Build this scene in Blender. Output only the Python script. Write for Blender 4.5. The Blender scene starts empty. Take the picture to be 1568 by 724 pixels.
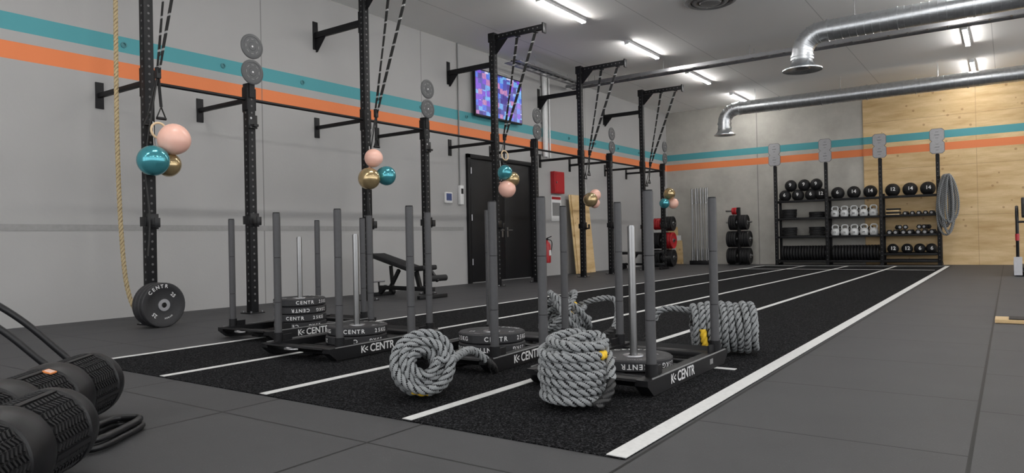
import bpy, bmesh, math, random
from mathutils import Vector, Matrix, Euler
random.seed(7)
sc = bpy.context.scene
sc.view_settings.view_transform = 'Standard'
V = Vector

# ------------------------------------------------------------------ materials
def new_mat(name):
    m = bpy.data.materials.new(name); m.use_nodes = True
    nt = m.node_tree; b = nt.nodes['Principled BSDF']
    return m, nt, b
def N(nt, t, **kw):
    n = nt.nodes.new(t)
    for k, v in kw.items(): setattr(n, k, v)
    return n
def math_n(nt, op, a, b=None, c=None):
    n = N(nt, 'ShaderNodeMath', operation=op)
    for i, v in enumerate((a, b, c)):
        if v is None: continue
        if isinstance(v, (int, float)): n.inputs[i].default_value = v
        else: nt.links.new(v, n.inputs[i])
    return n.outputs[0]
def mixc(nt, fac, c1, c2):
    n = N(nt, 'ShaderNodeMix', data_type='RGBA')
    if isinstance(fac, (int, float)): n.inputs[0].default_value = fac
    else: nt.links.new(fac, n.inputs[0])
    for i, c in ((6, c1), (7, c2)):
        if isinstance(c, tuple): n.inputs[i].default_value = (*c[:3], 1)
        else: nt.links.new(c, n.inputs[i])
    return n.outputs[2]
def noise(nt, scale, detail=3, rough=.5, vec=None):
    n = N(nt, 'ShaderNodeTexNoise'); n.inputs['Scale'].default_value = scale
    n.inputs['Detail'].default_value = detail; n.inputs['Roughness'].default_value = rough
    if vec is None:
        g = N(nt, 'ShaderNodeNewGeometry'); vec = g.outputs['Position']
    nt.links.new(vec, n.inputs['Vector'])
    return n.outputs['Fac']
def simple(name, col, rough=.5, metal=0., var=.12, nscale=25., bump=0., spec=.5):
    m, nt, b = new_mat(name)
    f = noise(nt, nscale)
    lo = tuple(c * (1 - var) for c in col); hi = tuple(min(1, c * (1 + var)) for c in col)
    nt.links.new(mixc(nt, f, lo, hi), b.inputs['Base Color'])
    b.inputs['Roughness'].default_value = rough; b.inputs['Metallic'].default_value = metal
    b.inputs['Specular IOR Level'].default_value = spec
    if bump:
        bp = N(nt, 'ShaderNodeBump'); bp.inputs['Strength'].default_value = bump
        bp.inputs['Distance'].default_value = .005
        nt.links.new(noise(nt, nscale * 8), bp.inputs['Height']); nt.links.new(bp.outputs[0], b.inputs['Normal'])
    return m
def emis(name, col, s):
    m, nt, b = new_mat(name)
    b.inputs['Base Color'].default_value = (*col, 1)
    b.inputs['Emission Color'].default_value = (*col, 1); b.inputs['Emission Strength'].default_value = s
    return m

BLACK = simple('black_powder_coat', (.006, .006, .007), .5, 0, .2, 40, .1, .25)
BLACK2 = simple('black_rubber', (.009, .009, .010), .6, 0, .25, 60, .2, .3)
PLATE = simple('plate_rubber', (.020, .020, .022), .5, 0, .25, 60, .2, .35)
PLAST = simple('black_plastic', (.005, .005, .006), .36, 0, .2, 80, .15, .35)
HOLE = simple('punched_hole', (.09, .09, .09), .8)
POLE = simple('grey_pole_rubber', (.056, .056, .059), .5, 0, .12, 50, .1, .35)
CHROME = simple('chrome', (.27, .27, .27), .3, 1., .05)
GALV = simple('galvanised_steel', (.60, .62, .64), .36, 1., .25, 14, .2)
STEEL = simple('brushed_steel', (.32, .32, .33), .35, 1.)
WHITE = simple('white_paint', (.64, .64, .64), .6)
LETTER = simple('white_lettering', (.62, .62, .62), .5)
GREYP = simple('grey_plate_paint', (.19, .19, .19), .5)
TARGET = simple('target_disc_grey', (.055, .057, .06), .5)
TGF = simple('target_face', (.30, .30, .31), .5)
TGD = simple('target_edge', (.10, .10, .105), .5)
RED = simple('red_paint', (.36, .010, .015), .4)
TEALB = simple('balloon_teal', (.07, .31, .36), .16, .55, .05)
GOLDB = simple('balloon_gold', (.46, .35, .19), .2, .7, .05)
PINKB = simple('balloon_pink', (.80, .47, .38), .3, 0, .03)
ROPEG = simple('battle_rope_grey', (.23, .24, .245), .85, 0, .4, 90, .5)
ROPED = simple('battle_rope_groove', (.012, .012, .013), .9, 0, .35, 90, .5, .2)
ROPEY = simple('battle_rope_yellow', (.75, .48, .03), .8)
ROPEB = simple('rope_end_black', (.010, .010, .010), .6)
MANILA = simple('manila_rope', (.44, .35, .20), .9, 0, .3, 90, .5)
MANILD = simple('manila_rope_groove', (.20, .145, .08), .9)
WOODR = simple('ring_wood', (.6, .45, .28), .5)
FOIL = simple('orange_label', (.7, .23, .06), .5)
GLASSD = simple('dark_display', (.05, .08, .2), .2)
LED = emis('led_tube', (1., .98, .95), 115.)

def straps():
    m, nt, b = new_mat('strap_dashed')
    g = N(nt, 'ShaderNodeNewGeometry'); s = N(nt, 'ShaderNodeSeparateXYZ'); nt.links.new(g.outputs['Position'], s.inputs[0])
    f = math_n(nt, 'FRACT', math_n(nt, 'MULTIPLY', s.outputs[2], 6.))
    k = math_n(nt, 'LESS_THAN', f, .14)
    nt.links.new(mixc(nt, k, (.008, .008, .008), (.28, .28, .28)), b.inputs['Base Color'])
    b.inputs['Roughness'].default_value = .8
    return m
STRAP = straps()

def add_stripes(nt, base):
    g = N(nt, 'ShaderNodeNewGeometry'); s = N(nt, 'ShaderNodeSeparateXYZ'); nt.links.new(g.outputs['Position'], s.inputs[0])
    z = s.outputs[2]
    def band(lo, hi): return math_n(nt, 'MULTIPLY', math_n(nt, 'GREATER_THAN', z, lo), math_n(nt, 'LESS_THAN', z, hi))
    c = mixc(nt, band(3.10, 3.285), base, (.063, .27, .30))
    return mixc(nt, band(2.80, 2.985), c, (.66, .19, .065)), s

def wall_paint():
    m, nt, b = new_mat('painted_concrete_grey')
    base = mixc(nt, noise(nt, 1.3, 5), (.305, .302, .298), (.345, .341, .335))
    g = N(nt, 'ShaderNodeNewGeometry'); s = N(nt, 'ShaderNodeSeparateXYZ'); nt.links.new(g.outputs['Position'], s.inputs[0])
    col, _ = add_stripes(nt, base)
    for yj in (6.03, 9.3, 15.2):
        k = math_n(nt, 'LESS_THAN', math_n(nt, 'ABSOLUTE', math_n(nt, 'SUBTRACT', s.outputs[1], yj)), .009)
        col = mixc(nt, math_n(nt, 'MULTIPLY', k, .6), col, (.10, .10, .10))
    nt.links.new(col, b.inputs['Base Color']); b.inputs['Roughness'].default_value = .75
    bp = N(nt, 'ShaderNodeBump'); bp.inputs['Strength'].default_value = .15; bp.inputs['Distance'].default_value = .01
    nt.links.new(noise(nt, 30, 4), bp.inputs['Height']); nt.links.new(bp.outputs[0], b.inputs['Normal'])
    return m
def concrete():
    m, nt, b = new_mat('bare_concrete')
    c = mixc(nt, noise(nt, 1.6, 8, .65), (.24, .23, .205), (.56, .54, .49))
    c = mixc(nt, math_n(nt, 'MULTIPLY', noise(nt, 14, 5, .7), .4), c, (.3, .29, .27))
    g = N(nt, 'ShaderNodeNewGeometry'); s = N(nt, 'ShaderNodeSeparateXYZ'); nt.links.new(g.outputs['Position'], s.inputs[0])
    k = math_n(nt, 'LESS_THAN', math_n(nt, 'ABSOLUTE', math_n(nt, 'SUBTRACT', s.outputs[0], -5.75)), .012)
    c = mixc(nt, math_n(nt, 'MULTIPLY', k, .6), c, (.1, .1, .1))
    col, _ = add_stripes(nt, c)
    nt.links.new(col, b.inputs['Base Color']); b.inputs['Roughness'].default_value = .8
    return m
def plywood(name='plywood', stripes=True):
    m, nt, b = new_mat(name)
    mp = N(nt, 'ShaderNodeMapping'); mp.inputs['Scale'].default_value = (1.0, 1.0, 6)
    g = N(nt, 'ShaderNodeNewGeometry'); nt.links.new(g.outputs['Position'], mp.inputs[0])
    n = noise(nt, 1.0, 7, .65, mp.outputs[0])
    r = N(nt, 'ShaderNodeMapRange'); nt.links.new(n, r.inputs[0]); r.inputs[1].default_value = .3; r.inputs[2].default_value = .7
    c = mixc(nt, r.outputs[0], (.46, .30, .125), (.74, .56, .32))
    c = mixc(nt, math_n(nt, 'MULTIPLY', noise(nt, 28, 4, .7), .3), c, (.42, .27, .12))
    vo = N(nt, 'ShaderNodeTexVoronoi'); vo.inputs['Scale'].default_value = 4.2
    nt.links.new(g.outputs['Position'], vo.inputs['Vector'])
    kn = math_n(nt, 'LESS_THAN', vo.outputs['Distance'], .12)
    c = mixc(nt, math_n(nt, 'MULTIPLY', kn, .6), c, (.28, .15, .06))
    s = N(nt, 'ShaderNodeSeparateXYZ'); nt.links.new(g.outputs['Position'], s.inputs[0])
    if stripes:
        fx = math_n(nt, 'FRACT', math_n(nt, 'DIVIDE', math_n(nt, 'ADD', s.outputs[0], 3.05), 2.44))
        k = math_n(nt, 'LESS_THAN', fx, .004)
        z1 = math_n(nt, 'FRACT', math_n(nt, 'DIVIDE', math_n(nt, 'ADD', s.outputs[2], .02), 1.22))
        k = math_n(nt, 'MAXIMUM', k, math_n(nt, 'LESS_THAN', z1, .008))
        c = mixc(nt, math_n(nt, 'MULTIPLY', k, .55), c, (.2, .12, .05))
        c, _ = add_stripes(nt, c)
    nt.links.new(c, b.inputs['Base Color']); b.inputs['Roughness'].default_value = .6
    return m
PLY = plywood(); PLYS = plywood('plywood_sheet', False)
def ceil_mat():
    m, nt, b = new_mat('ceiling_slab_white')
    g = N(nt, 'ShaderNodeNewGeometry'); s = N(nt, 'ShaderNodeSeparateXYZ'); nt.links.new(g.outputs['Position'], s.inputs[0])
    f = math_n(nt, 'FRACT', math_n(nt, 'DIVIDE', math_n(nt, 'ADD', s.outputs[0], .2), 2.4))
    k = math_n(nt, 'LESS_THAN', f, .006)
    c = mixc(nt, noise(nt, .8, 4), (.80, .795, .78), (.86, .855, .84))
    nt.links.new(mixc(nt, math_n(nt, 'MULTIPLY', k, .5), c, (.3, .3, .3)), b.inputs['Base Color'])
    b.inputs['Roughness'].default_value = .8
    return m
def floor_mat():
    m, nt, b = new_mat('rubber_floor_tiles')
    g = N(nt, 'ShaderNodeNewGeometry'); s = N(nt, 'ShaderNodeSeparateXYZ'); nt.links.new(g.outputs['Position'], s.inputs[0])
    x = math_n(nt, 'ADD', s.outputs[0], 30.13)
    off = math_n(nt, 'MULTIPLY', math_n(nt, 'GREATER_THAN', s.outputs[0], -.13), .22)
    y = math_n(nt, 'ADD', math_n(nt, 'ADD', s.outputs[1], 30.02), off)
    def seam(v, w):
        f = math_n(nt, 'FRACT', v); d = math_n(nt, 'MINIMUM', f, math_n(nt, 'SUBTRACT', 1., f))
        return math_n(nt, 'LESS_THAN', d, w)
    k = math_n(nt, 'MAXIMUM', seam(x, .007), seam(y, .005))
    c = mixc(nt, noise(nt, 2.2, 6, .6), (.030, .030, .032), (.056, .056, .058))
    c = mixc(nt, math_n(nt, 'MULTIPLY', noise(nt, 220, 2), .5), c, (.066, .066, .069))
    vo = N(nt, 'ShaderNodeTexVoronoi'); vo.inputs['Scale'].default_value = 45; nt.links.new(g.outputs['Position'], vo.inputs['Vector'])
    c = mixc(nt, math_n(nt, 'MULTIPLY', math_n(nt, 'LESS_THAN', vo.outputs['Distance'], .07), .5), c, (.18, .18, .18))
    c = mixc(nt, math_n(nt, 'MULTIPLY', k, .95), c, (.002, .002, .002))
    nt.links.new(c, b.inputs['Base Color']); b.inputs['Roughness'].default_value = .58; b.inputs['Specular IOR Level'].default_value = .3
    bp = N(nt, 'ShaderNodeBump'); bp.inputs['Strength'].default_value = .25; bp.inputs['Distance'].default_value = .003
    nt.links.new(noise(nt, 160, 3), bp.inputs['Height']); nt.links.new(bp.outputs[0], b.inputs['Normal'])
    return m
def turf_mat():
    m, nt, b = new_mat('black_turf')
    n = noise(nt, 120, 3, .8)
    r = N(nt, 'ShaderNodeValToRGB'); nt.links.new(n, r.inputs[0])
    r.color_ramp.elements[0].position = .50; r.color_ramp.elements[0].color = (.0025, .0025, .003, 1)
    r.color_ramp.elements[1].position = .74; r.color_ramp.elements[1].color = (.10, .10, .105, 1)
    nt.links.new(r.outputs[0], b.inputs['Base Color']); b.inputs['Roughness'].default_value = .95
    b.inputs['Specular IOR Level'].default_value = .05
    bp = N(nt, 'ShaderNodeBump'); bp.inputs['Strength'].default_value = .8; bp.inputs['Distance'].default_value = .01
    nt.links.new(n, bp.inputs['Height']); nt.links.new(bp.outputs[0], b.inputs['Normal'])
    return m
def tv_mat():
    m, nt, b = new_mat('tv_picture')
    g = N(nt, 'ShaderNodeNewGeometry'); mp = N(nt, 'ShaderNodeMapping'); mp.inputs['Scale'].default_value = (.01, 8.5, 9.5)
    nt.links.new(g.outputs['Position'], mp.inputs[0])
    vo = N(nt, 'ShaderNodeTexVoronoi', distance='CHEBYCHEV'); vo.inputs['Scale'].default_value = 1.; vo.inputs['Randomness'].default_value = .5
    nt.links.new(mp.outputs[0], vo.inputs['Vector'])
    sp = N(nt, 'ShaderNodeSeparateColor'); nt.links.new(vo.outputs['Color'], sp.inputs[0])
    r = N(nt, 'ShaderNodeValToRGB'); nt.links.new(sp.outputs[0], r.inputs[0]); cr = r.color_ramp; cr.interpolation = 'CONSTANT'
    cols = [(.02, .02, .10), (.2, .06, .6), (.6, .25, .35), (.05, .2, .75), (.8, .78, .85), (.05, .08, .3), (.15, .5, .8)]
    cr.elements[0].color = (*cols[0], 1); cr.elements[1].position = .15; cr.elements[1].color = (*cols[1], 1)
    for i in range(2, 7):
        e = cr.elements.new(i / 7.); e.color = (*cols[i], 1)
    c = mixc(nt, math_n(nt, 'MULTIPLY', noise(nt, 22, 3), .9), r.outputs[0], (.08, .04, .32))
    nt.links.new(c, b.inputs['Emission Color']); b.inputs['Emission Strength'].default_value = 1.3
    b.inputs['Base Color'].default_value = (.01, .01, .01, 1); b.inputs['Roughness'].default_value = .3
    return m

# ------------------------------------------------------------------ builder
_txt = {}
def text_geo(s, size):
    key = (s, size)
    if key not in _txt:
        cu = bpy.data.curves.new('t', 'FONT'); cu.body = s; cu.size = size; cu.align_x = 'CENTER'; cu.align_y = 'CENTER'
        cu.offset = size * .02; cu.resolution_u = 3
        ob = bpy.data.objects.new('t', cu); sc.collection.objects.link(ob)
        dg = bpy.context.evaluated_depsgraph_get(); me = ob.evaluated_get(dg).to_mesh()
        _txt[key] = ([v.co.copy() for v in me.vertices], [tuple(p.vertices) for p in me.polygons])
        ob.evaluated_get(dg).to_mesh_clear()
        bpy.data.objects.remove(ob); bpy.data.curves.remove(cu)
    return _txt[key]

def frame(origin, xdir, ydir):
    x = V(xdir).normalized(); y = V(ydir).normalized(); z = x.cross(y).normalized()
    m = Matrix((x, y, z)).transposed().to_4x4(); m.translation = V(origin); return m
def axis_m(origin, zdir):
    z = V(zdir).normalized(); q = z.to_track_quat('Z', 'Y'); m = q.to_matrix().to_4x4(); m.translation = V(origin); return m

class B:
    def __init__(s, name): s.name = name; s.v = []; s.f = []; s.mi = []; s.mats = []; s.M = Matrix()
    def mat(s, m):
        if m not in s.mats: s.mats.append(m)
        return s.mats.index(m)
    def raw(s, vs, fs, m):
        n = len(s.v); k = s.mat(m)
        s.v += [s.M @ V(v) for v in vs]
        s.f += [tuple(i + n for i in f) for f in fs]; s.mi += [k] * len(fs)
    def box(s, c, d, m, rot=None, bev=0.):
        R = (rot if isinstance(rot, Matrix) else Euler(rot).to_matrix()) if rot is not None else Matrix.Identity(3)
        if not bev:
            vs = [R @ V((x * d[0] / 2, y * d[1] / 2, z * d[2] / 2)) + V(c) for x in (-1, 1) for y in (-1, 1) for z in (-1, 1)]
            s.raw(vs, [(0, 1, 3, 2), (4, 6, 7, 5), (0, 4, 5, 1), (2, 3, 7, 6), (0, 2, 6, 4), (1, 5, 7, 3)], m); return
        bm = bmesh.new(); bmesh.ops.create_cube(bm, size=1)
        bmesh.ops.scale(bm, vec=d, verts=bm.verts)
        bmesh.ops.bevel(bm, geom=list(bm.edges), offset=bev, segments=2, affect='EDGES', profile=.5)
        bm.verts.index_update()
        s.raw([R @ v.co + V(c) for v in bm.verts], [tuple(v.index for v in f.verts) for f in bm.faces], m); bm.free()
    def bar(s, p0, p1, w, h, m):
        p0, p1 = V(p0), V(p1); d = p1 - p0; q = d.to_track_quat('Z', 'Y').to_matrix()
        s.box((p0 + p1) / 2, (w, h, d.length), m, q)
    def prism(s, pts, axis, lo, hi, m):
        n = len(pts)
        def mk(p, a):
            return (a, p[0], p[1]) if axis == 'x' else ((p[0], a, p[1]) if axis == 'y' else (p[0], p[1], a))
        vs = [mk(p, lo) for p in pts] + [mk(p, hi) for p in pts]
        fs = [tuple(range(n))[::-1], tuple(range(n, 2 * n))] + [(i, (i + 1) % n, n + (i + 1) % n, n + i) for i in range(n)]
        s.raw(vs, fs, m)
    def lathe(s, prof, m, M=Matrix(), seg=32, mats=None):
        vs = []; fs = []; n = len(prof)
        for r, z in prof:
            for j in range(seg):
                a = 2 * math.pi * j / seg; vs.append(M @ V((r * math.cos(a), r * math.sin(a), z)))
        if mats is None:
            for i in range(n - 1):
                for j in range(seg):
                    k = (j + 1) % seg; fs.append((i * seg + j, i * seg + k, (i + 1) * seg + k, (i + 1) * seg + j))
            s.raw(vs, fs, m)
        else:
            base = len(s.v); s.v += [s.M @ v for v in vs]
            for i in range(n - 1):
                kk = s.mat(mats[i])
                for j in range(seg):
                    k = (j + 1) % seg
                    s.f.append(tuple(base + q for q in (i * seg + j, i * seg + k, (i + 1) * seg + k, (i + 1) * seg + j))); s.mi.append(kk)
    def cyl(s, p0, p1, r, m, seg=20, r2=None):
        p0, p1 = V(p0), V(p1); M = axis_m(p0, p1 - p0); L = (p1 - p0).length; r2 = r if r2 is None else r2
        s.lathe([(.0001, 0), (r, 0), (r2, L), (.0001, L)], m, M, seg)
    def sphere(s, c, r, m, sc_=(1, 1, 1), seg=24):
        n = seg // 2
        prof = [(max(.0001, r * math.sin(math.pi * i / n)), -r * math.cos(math.pi * i / n)) for i in range(n + 1)]
        M = Matrix.Translation(V(c)) @ Matrix.Diagonal((*sc_, 1)); s.lathe(prof, m, M, seg)
    def sweep(s, pts, r, m, seg=10, closed=False, lobes=0, pitch=.1, matf=None, amp=.17, groove=None):
        pts = [V(p) for p in pts]; n = len(pts)
        T = []
        for i in range(n):
            a = pts[(i - 1) % n] if (closed or i > 0) else pts[i]; b = pts[(i + 1) % n] if (closed or i < n - 1) else pts[i]
            T.append((b - a).normalized())
        up = V((0, 0, 1)) if abs(T[0].z) < .9 else V((1, 0, 0))
        u = (up - T[0] * up.dot(T[0])).normalized(); vs = []; L = 0; Ls = []
        for i in range(n):
            if i: L += (pts[i] - pts[i - 1]).length
            Ls.append(L)
            u = (u - T[i] * u.dot(T[i])).normalized(); w = T[i].cross(u)
            for j in range(seg):
                a = 2 * math.pi * j / seg
                rr = r * (1 + amp * (abs(math.cos(.5 * (lobes * a - 2 * math.pi * L / pitch))) * 2 - 1.2)) if lobes else r
                vs.append(pts[i] + (u * math.cos(a) + w * math.sin(a)) * rr)
        base = len(s.v); s.v += [s.M @ v for v in vs]
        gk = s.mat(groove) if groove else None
        for i in range(n if closed else n - 1):
            mm = matf(i / n) if matf else m
            k = s.mat(mm); i2 = (i + 1) % n
            for j in range(seg):
                q = (j + 1) % seg
                kk = k
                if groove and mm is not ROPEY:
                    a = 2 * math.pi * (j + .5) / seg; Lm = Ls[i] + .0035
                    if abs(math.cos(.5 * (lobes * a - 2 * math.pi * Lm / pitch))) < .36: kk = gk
                s.f.append((base + i * seg + j, base + i * seg + q, base + i2 * seg + q, base + i2 * seg + j)); s.mi.append(kk)
        if not closed:
            k0 = s.mat(matf(0) if matf else m)
            s.f.append(tuple(base + j for j in range(seg))[::-1]); s.mi.append(k0)
            s.f.append(tuple(base + (n - 1) * seg + j for j in range(seg))); s.mi.append(s.mat(matf(.9999) if matf else m))
    def text(s, t, size, M, m):
        vs, fs = text_geo(t, size); s.raw([M @ v for v in vs], fs, m)
    def done(s, smooth=True, ang=38):
        me = bpy.data.meshes.new(s.name); me.from_pydata([tuple(v) for v in s.v], [], s.f)
        for m in s.mats: me.materials.append(m)
        me.polygons.foreach_set('material_index', s.mi)
        if smooth:
            me.polygons.foreach_set('use_smooth', [True] * len(s.f)); me.update()
            me.set_sharp_from_angle(angle=math.radians(ang))
        me.update()
        ob = bpy.data.objects.new(s.name, me); sc.collection.objects.link(ob); return ob

def smooth_path(ctrl, step=.02, closed=False):
    P = [V(p) for p in ctrl]; n = len(P); out = []
    rng = n if closed else n - 1
    for i in range(rng):
        p0 = P[(i - 1) % n] if (closed or i > 0) else P[0] * 2 - P[1]
        p1 = P[i]; p2 = P[(i + 1) % n]
        p3 = P[(i + 2) % n] if (closed or i < n - 2) else P[-1] * 2 - P[-2]
        k = max(2, int((p2 - p1).length / step))
        for j in range(k):
            t = j / k
            out.append(.5 * ((2 * p1) + (p2 - p0) * t + (2 * p0 - 5 * p1 + 4 * p2 - p3) * t * t + (3 * p1 - p0 - 3 * p2 + p3) * t ** 3))
    if not closed: out.append(P[-1])
    return out
def resample(P, step):
    out = [P[0]]; acc = 0
    for a, b in zip(P[:-1], P[1:]):
        d = (b - a).length
        if d < 1e-9: continue
        t = step - acc
        while t <= d: out.append(a.lerp(b, t / d)); t += step
        acc = (acc + d) % step
    return out

# ------------------------------------------------------------------ room
XW, YB, XR, YF, H = -8.45, 20.2, 6.2, -5.0, 4.55
o = B('floor'); o.box(((XW + XR) / 2, (YF + YB) / 2, -.1), (XR - XW + .6, YB - YF + .6, .2), floor_mat()); o.done(False)
o = B('ceiling'); o.box(((XW + XR) / 2, (YF + YB) / 2, H + .1), (XR - XW + .6, YB - YF + .6, .2), ceil_mat()); o.done(False)
WP = wall_paint()
o = B('wall_left'); o.box((XW - .15, (YF + YB) / 2, H / 2), (.3, YB - YF + .6, H), WP); o.done(False)
# unseen right side: sill, lintel, piers; openings invented to let daylight in
o = B('unseen_wall_right'); o.box((XR + .15, (YF + YB) / 2, .2), (.3, YB - YF + .6, .4), WP); o.box((XR + .15, (YF + YB) / 2, H - .1), (.3, YB - YF + .6, .2), WP)
ny = 7; pitchy = (YB - YF) / ny
for i in range(ny + 1): o.box((XR + .15, YF + i * pitchy, H / 2), (.3, .3, H), WP)
o.done(False)
for i in range(ny):
    o = B('added_window_%d' % (i + 1)); a = YF + i * pitchy + .15; b = a + pitchy - .3  # added unglazed frames, out of view, set in the invented daylight openings
    for yy in (a + .03, (a + b) / 2, b - .03): o.box((XR + .15, yy, 2.375), (.08, .06, 3.95), BLACK)
    for zz in (.43, 3.2, 4.32): o.box((XR + .15, (a + b) / 2, zz), (.08, b - a, .06), BLACK)
    o.done(False)
o = B('unseen_wall_front'); 
o.box(((XW + XR) / 2, YF - .15, .2), (XR - XW, .3, .4), WP); o.box(((XW + XR) / 2, YF - .15, H - .1), (XR - XW, .3, .2), WP)
for i in range(6): o.box((XW + .15 + i * (XR - XW - .3) / 5, YF - .15, H / 2), (.3, .3, H), WP)  # unseen front wall, left open between piers as an added daylight source
o.done(False)
o = B('wall_back'); o.box(((XW + XR) / 2, YB + .15, H / 2), (XR - XW, .3, H), concrete())
o.box(((-3.05 + XR) / 2, YB - .01, 2.19), (XR + 3.05, .02, 4.38), PLY); o.done(False)
o = B('darker_band_1'); o.box((XW + .002, (YF + 10.4) / 2, 1.045), (.004, 10.4 - YF, .07), simple('band_grey', (.25, .248, .245), .9)); o.done(False)  # flat strip, slightly darker grey than the wall paint

# turf + lines
o = B('turf_lane_carpet'); o.box((-3.26, (2.31 + 19.2) / 2, .002), (4.22, 19.2 - 2.31, .006), turf_mat()); o.done(False)
LINE = simple('white_turf_line', (.62, .62, .61), .85, 0, .15, 60, .5)
o = B('turf_lane_lines')
for x, w in ((-1.19, .08), (-2.235, .055), (-3.29, .055), (-4.31, .05), (-5.33, .05)):
    o.box((x, (2.32 + 19.18) / 2, .0065), (w, 19.18 - 2.32, .003), LINE)
o.box((-3.3, 17.2, .007), (4.0, .05, .003), LINE); o.box((-3.3, 4.2, .007), (3.9, .045, .003), LINE)
o.box((-3.26, 19.14, .007), (4.1, .05, .003), LINE)
o.done(False)

# ------------------------------------------------------------------ ceiling services
for x in (-5.85, -.6, 4.6):
    for i in range(8):
        y = -3.1 + 3.07 * i - .05
        o = B('ceiling_light_tube')
        o.box((x, y + .71, 4.525), (.09, 1.46, .05), WHITE, bev=.004)
        o.box((x, y + .71, 4.492), (.06, 1.42, .026), LED, bev=.008)
        for e in (y, y + 1.42): o.box((x, e, 4.51), (.09, .02, .07), WHITE, bev=.003)
        o.done()

def duct(name, xe, y, z, r, zbell, rb, xend):
    o = B(name); rad = .34
    path = [(xe, y, zbell + .12), (xe, y, z - rad)]
    for i in range(1, 7):
        a = math.pi / 2 * i / 6; path.append((xe + rad - rad * math.cos(a), y, z - rad + rad * math.sin(a)))
    path.append((xend, y, z))
    dense = []
    for a, b in zip(path[:-1], path[1:]):
        a, b = V(a), V(b); k = max(1, int((b - a).length / .5))
        dense += [a.lerp(b, j / k) for j in range(k)]
    dense.append(V(path[-1]))
    o.sweep(dense, r, GALV, 32)
    L = xend - (xe + rad); nseg = int(L / .11)
    for i in range(nseg):
        xx = xe + rad + .05 + i * .11
        R = r + (.014 if i % 9 == 0 else .006); wd = .03 if i % 9 == 0 else .01
        o.lathe([(r - .002, 0), (R, .002), (R, wd), (r - .002, wd + .002)], GALV, axis_m((xx, y, z), (1, 0, 0)), 32)
    for zz in (z - rad - .03, zbell + .15):
        o.lathe([(r, 0), (r + .014, 0), (r + .014, .035), (r, .035)], GALV, Matrix.Translation((xe, y, zz)), 32)
    for i in range(1, 6):
        a = math.pi / 2 * i / 6; c = V((xe + rad - rad * math.cos(a), y, z - rad + rad * math.sin(a)))
        o.lathe([(r - .002, -.008), (r + .009, -.006), (r + .009, .006), (r - .002, .008)], GALV, axis_m(c, (math.sin(a), 0, math.cos(a))), 32)
    prof = [(r, .16), (r * 1.02, .11), (r * 1.25, .05), (rb * .88, .015), (rb, .0), (rb, -.02), (rb * .85, -.012), (r * 1.1, .03), (r * .9, .1)]
    o.lathe(prof, GALV, Matrix.Translation((xe, y, zbell)), 36)
    o.lathe([(.001, .0), (rb * .35, .01), (rb * .4, .03), (.001, .05)], STEEL, Matrix.Translation((xe, y, zbell - .01)), 24)
    x = xe + .8
    while x < xend:
        o.cyl((x, y, z + r), (x, y, H - .002), .006, STEEL, 6); x += 2.0
    return o.done()
duct('ventilation_duct', -6.03, 18.3, 4.1, .165, 3.46, .27, XR - .01)
duct('ventilation_duct', -2.74, 12.3, 4.1, .165, 3.53, .31, XR - .01)

o = B('ceiling_air_diffuser')
M = Matrix.Translation((-3.8, 10.97, H))
o.lathe([(.40, 0), (.40, -.03), (.35, -.05), (.30, -.03), (.30, -.01), (.27, -.045), (.22, -.055), (.19, -.02), (.16, -.06), (.08, -.07), (.001, -.07)], GREYP, M, 40)
o.lathe([(.31, -.012), (.26, -.013), (.20, -.012)], BLACK, M, 40); o.done()

def tray(name, p0, p1, w):
    o = B(name); p0, p1 = V(p0), V(p1); d = (p1 - p0).normalized(); n = V((-d.y, d.x, 0)); L = (p1 - p0).length
    for s_ in (-1, 1): o.bar(p0 + n * w / 2 * s_, p1 + n * w / 2 * s_, .012 if abs(d.x) > .5 else .07, .07 if abs(d.x) > .5 else .012, STEEL)
    k = int(L / .3)
    for i in range(k + 1):
        c = p0 + d * (i * .3); o.bar(c - n * w / 2, c + n * w / 2, .025, .012, STEEL)
        if i % 6 == 2:
            for s_ in (-1, 1): o.cyl(c + n * w / 2 * s_, V((c.x, c.y, H - .002)) + n * w / 2 * s_, .006, STEEL, 6)
    for j in range(4):
        q = n * (-w * .3 + j * w * .18) + V((0, 0, .02)); o.cyl(p0 + q, p1 + q, .012, WHITE if j % 2 else BLACK, 6)
    return o.done()
tray('cable_tray', (-8.3, 14.2, 4.33), (XR - .01, 14.2, 4.33), .3)
tray('cable_tray', (-7.95, 11.4, 4.33), (-7.95, 14.0, 4.33), .3)

# ------------------------------------------------------------------ left wall things
o = B('door_1'); y0, y1, zt = 10.5, 12.75, 2.48; DB = simple('door_black', (.007, .007, .008), .45, 0, .1, 20, 0, .25)
XD = XW + .001
for c, d in (((XD + .03, y0 + .04, zt / 2), (.06, .08, zt)), ((XD + .03, y1 - .04, zt / 2), (.06, .08, zt)), ((XD + .03, (y0 + y1) / 2, zt - .04), (.06, y1 - y0, .08))):
    o.box(c, d, BLACK, bev=.004)
ym = y0 + 1.2
o.box((XD + .015, (y0 + .08 + ym) / 2, zt / 2 - .03), (.03, ym - y0 - .085, zt - .1), DB, bev=.003)
o.box((XD + .015, (y1 - .08 + ym) / 2, zt / 2 - .03), (.03, y1 - ym - .085, zt - .1), DB, bev=.003)
for s_ in (-.09, .09):
    o.cyl((XD + .03, ym + s_, 1.02), (XD + .075, ym + s_, 1.02), .012, STEEL, 10); o.cyl((XD + .075, ym + s_, 1.02), (XD + .075, ym + s_ * 2.3, 1.02), .01, STEEL, 10)
    o.box((XD + .033, ym + s_, .98), (.008, .045, .2), STEEL)
for z in (.35, 1.2, 2.1): o.cyl((XD + .065, y0 + .085, z), (XD + .065, y0 + .085, z + .12), .012, STEEL, 8)
o.done()

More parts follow.
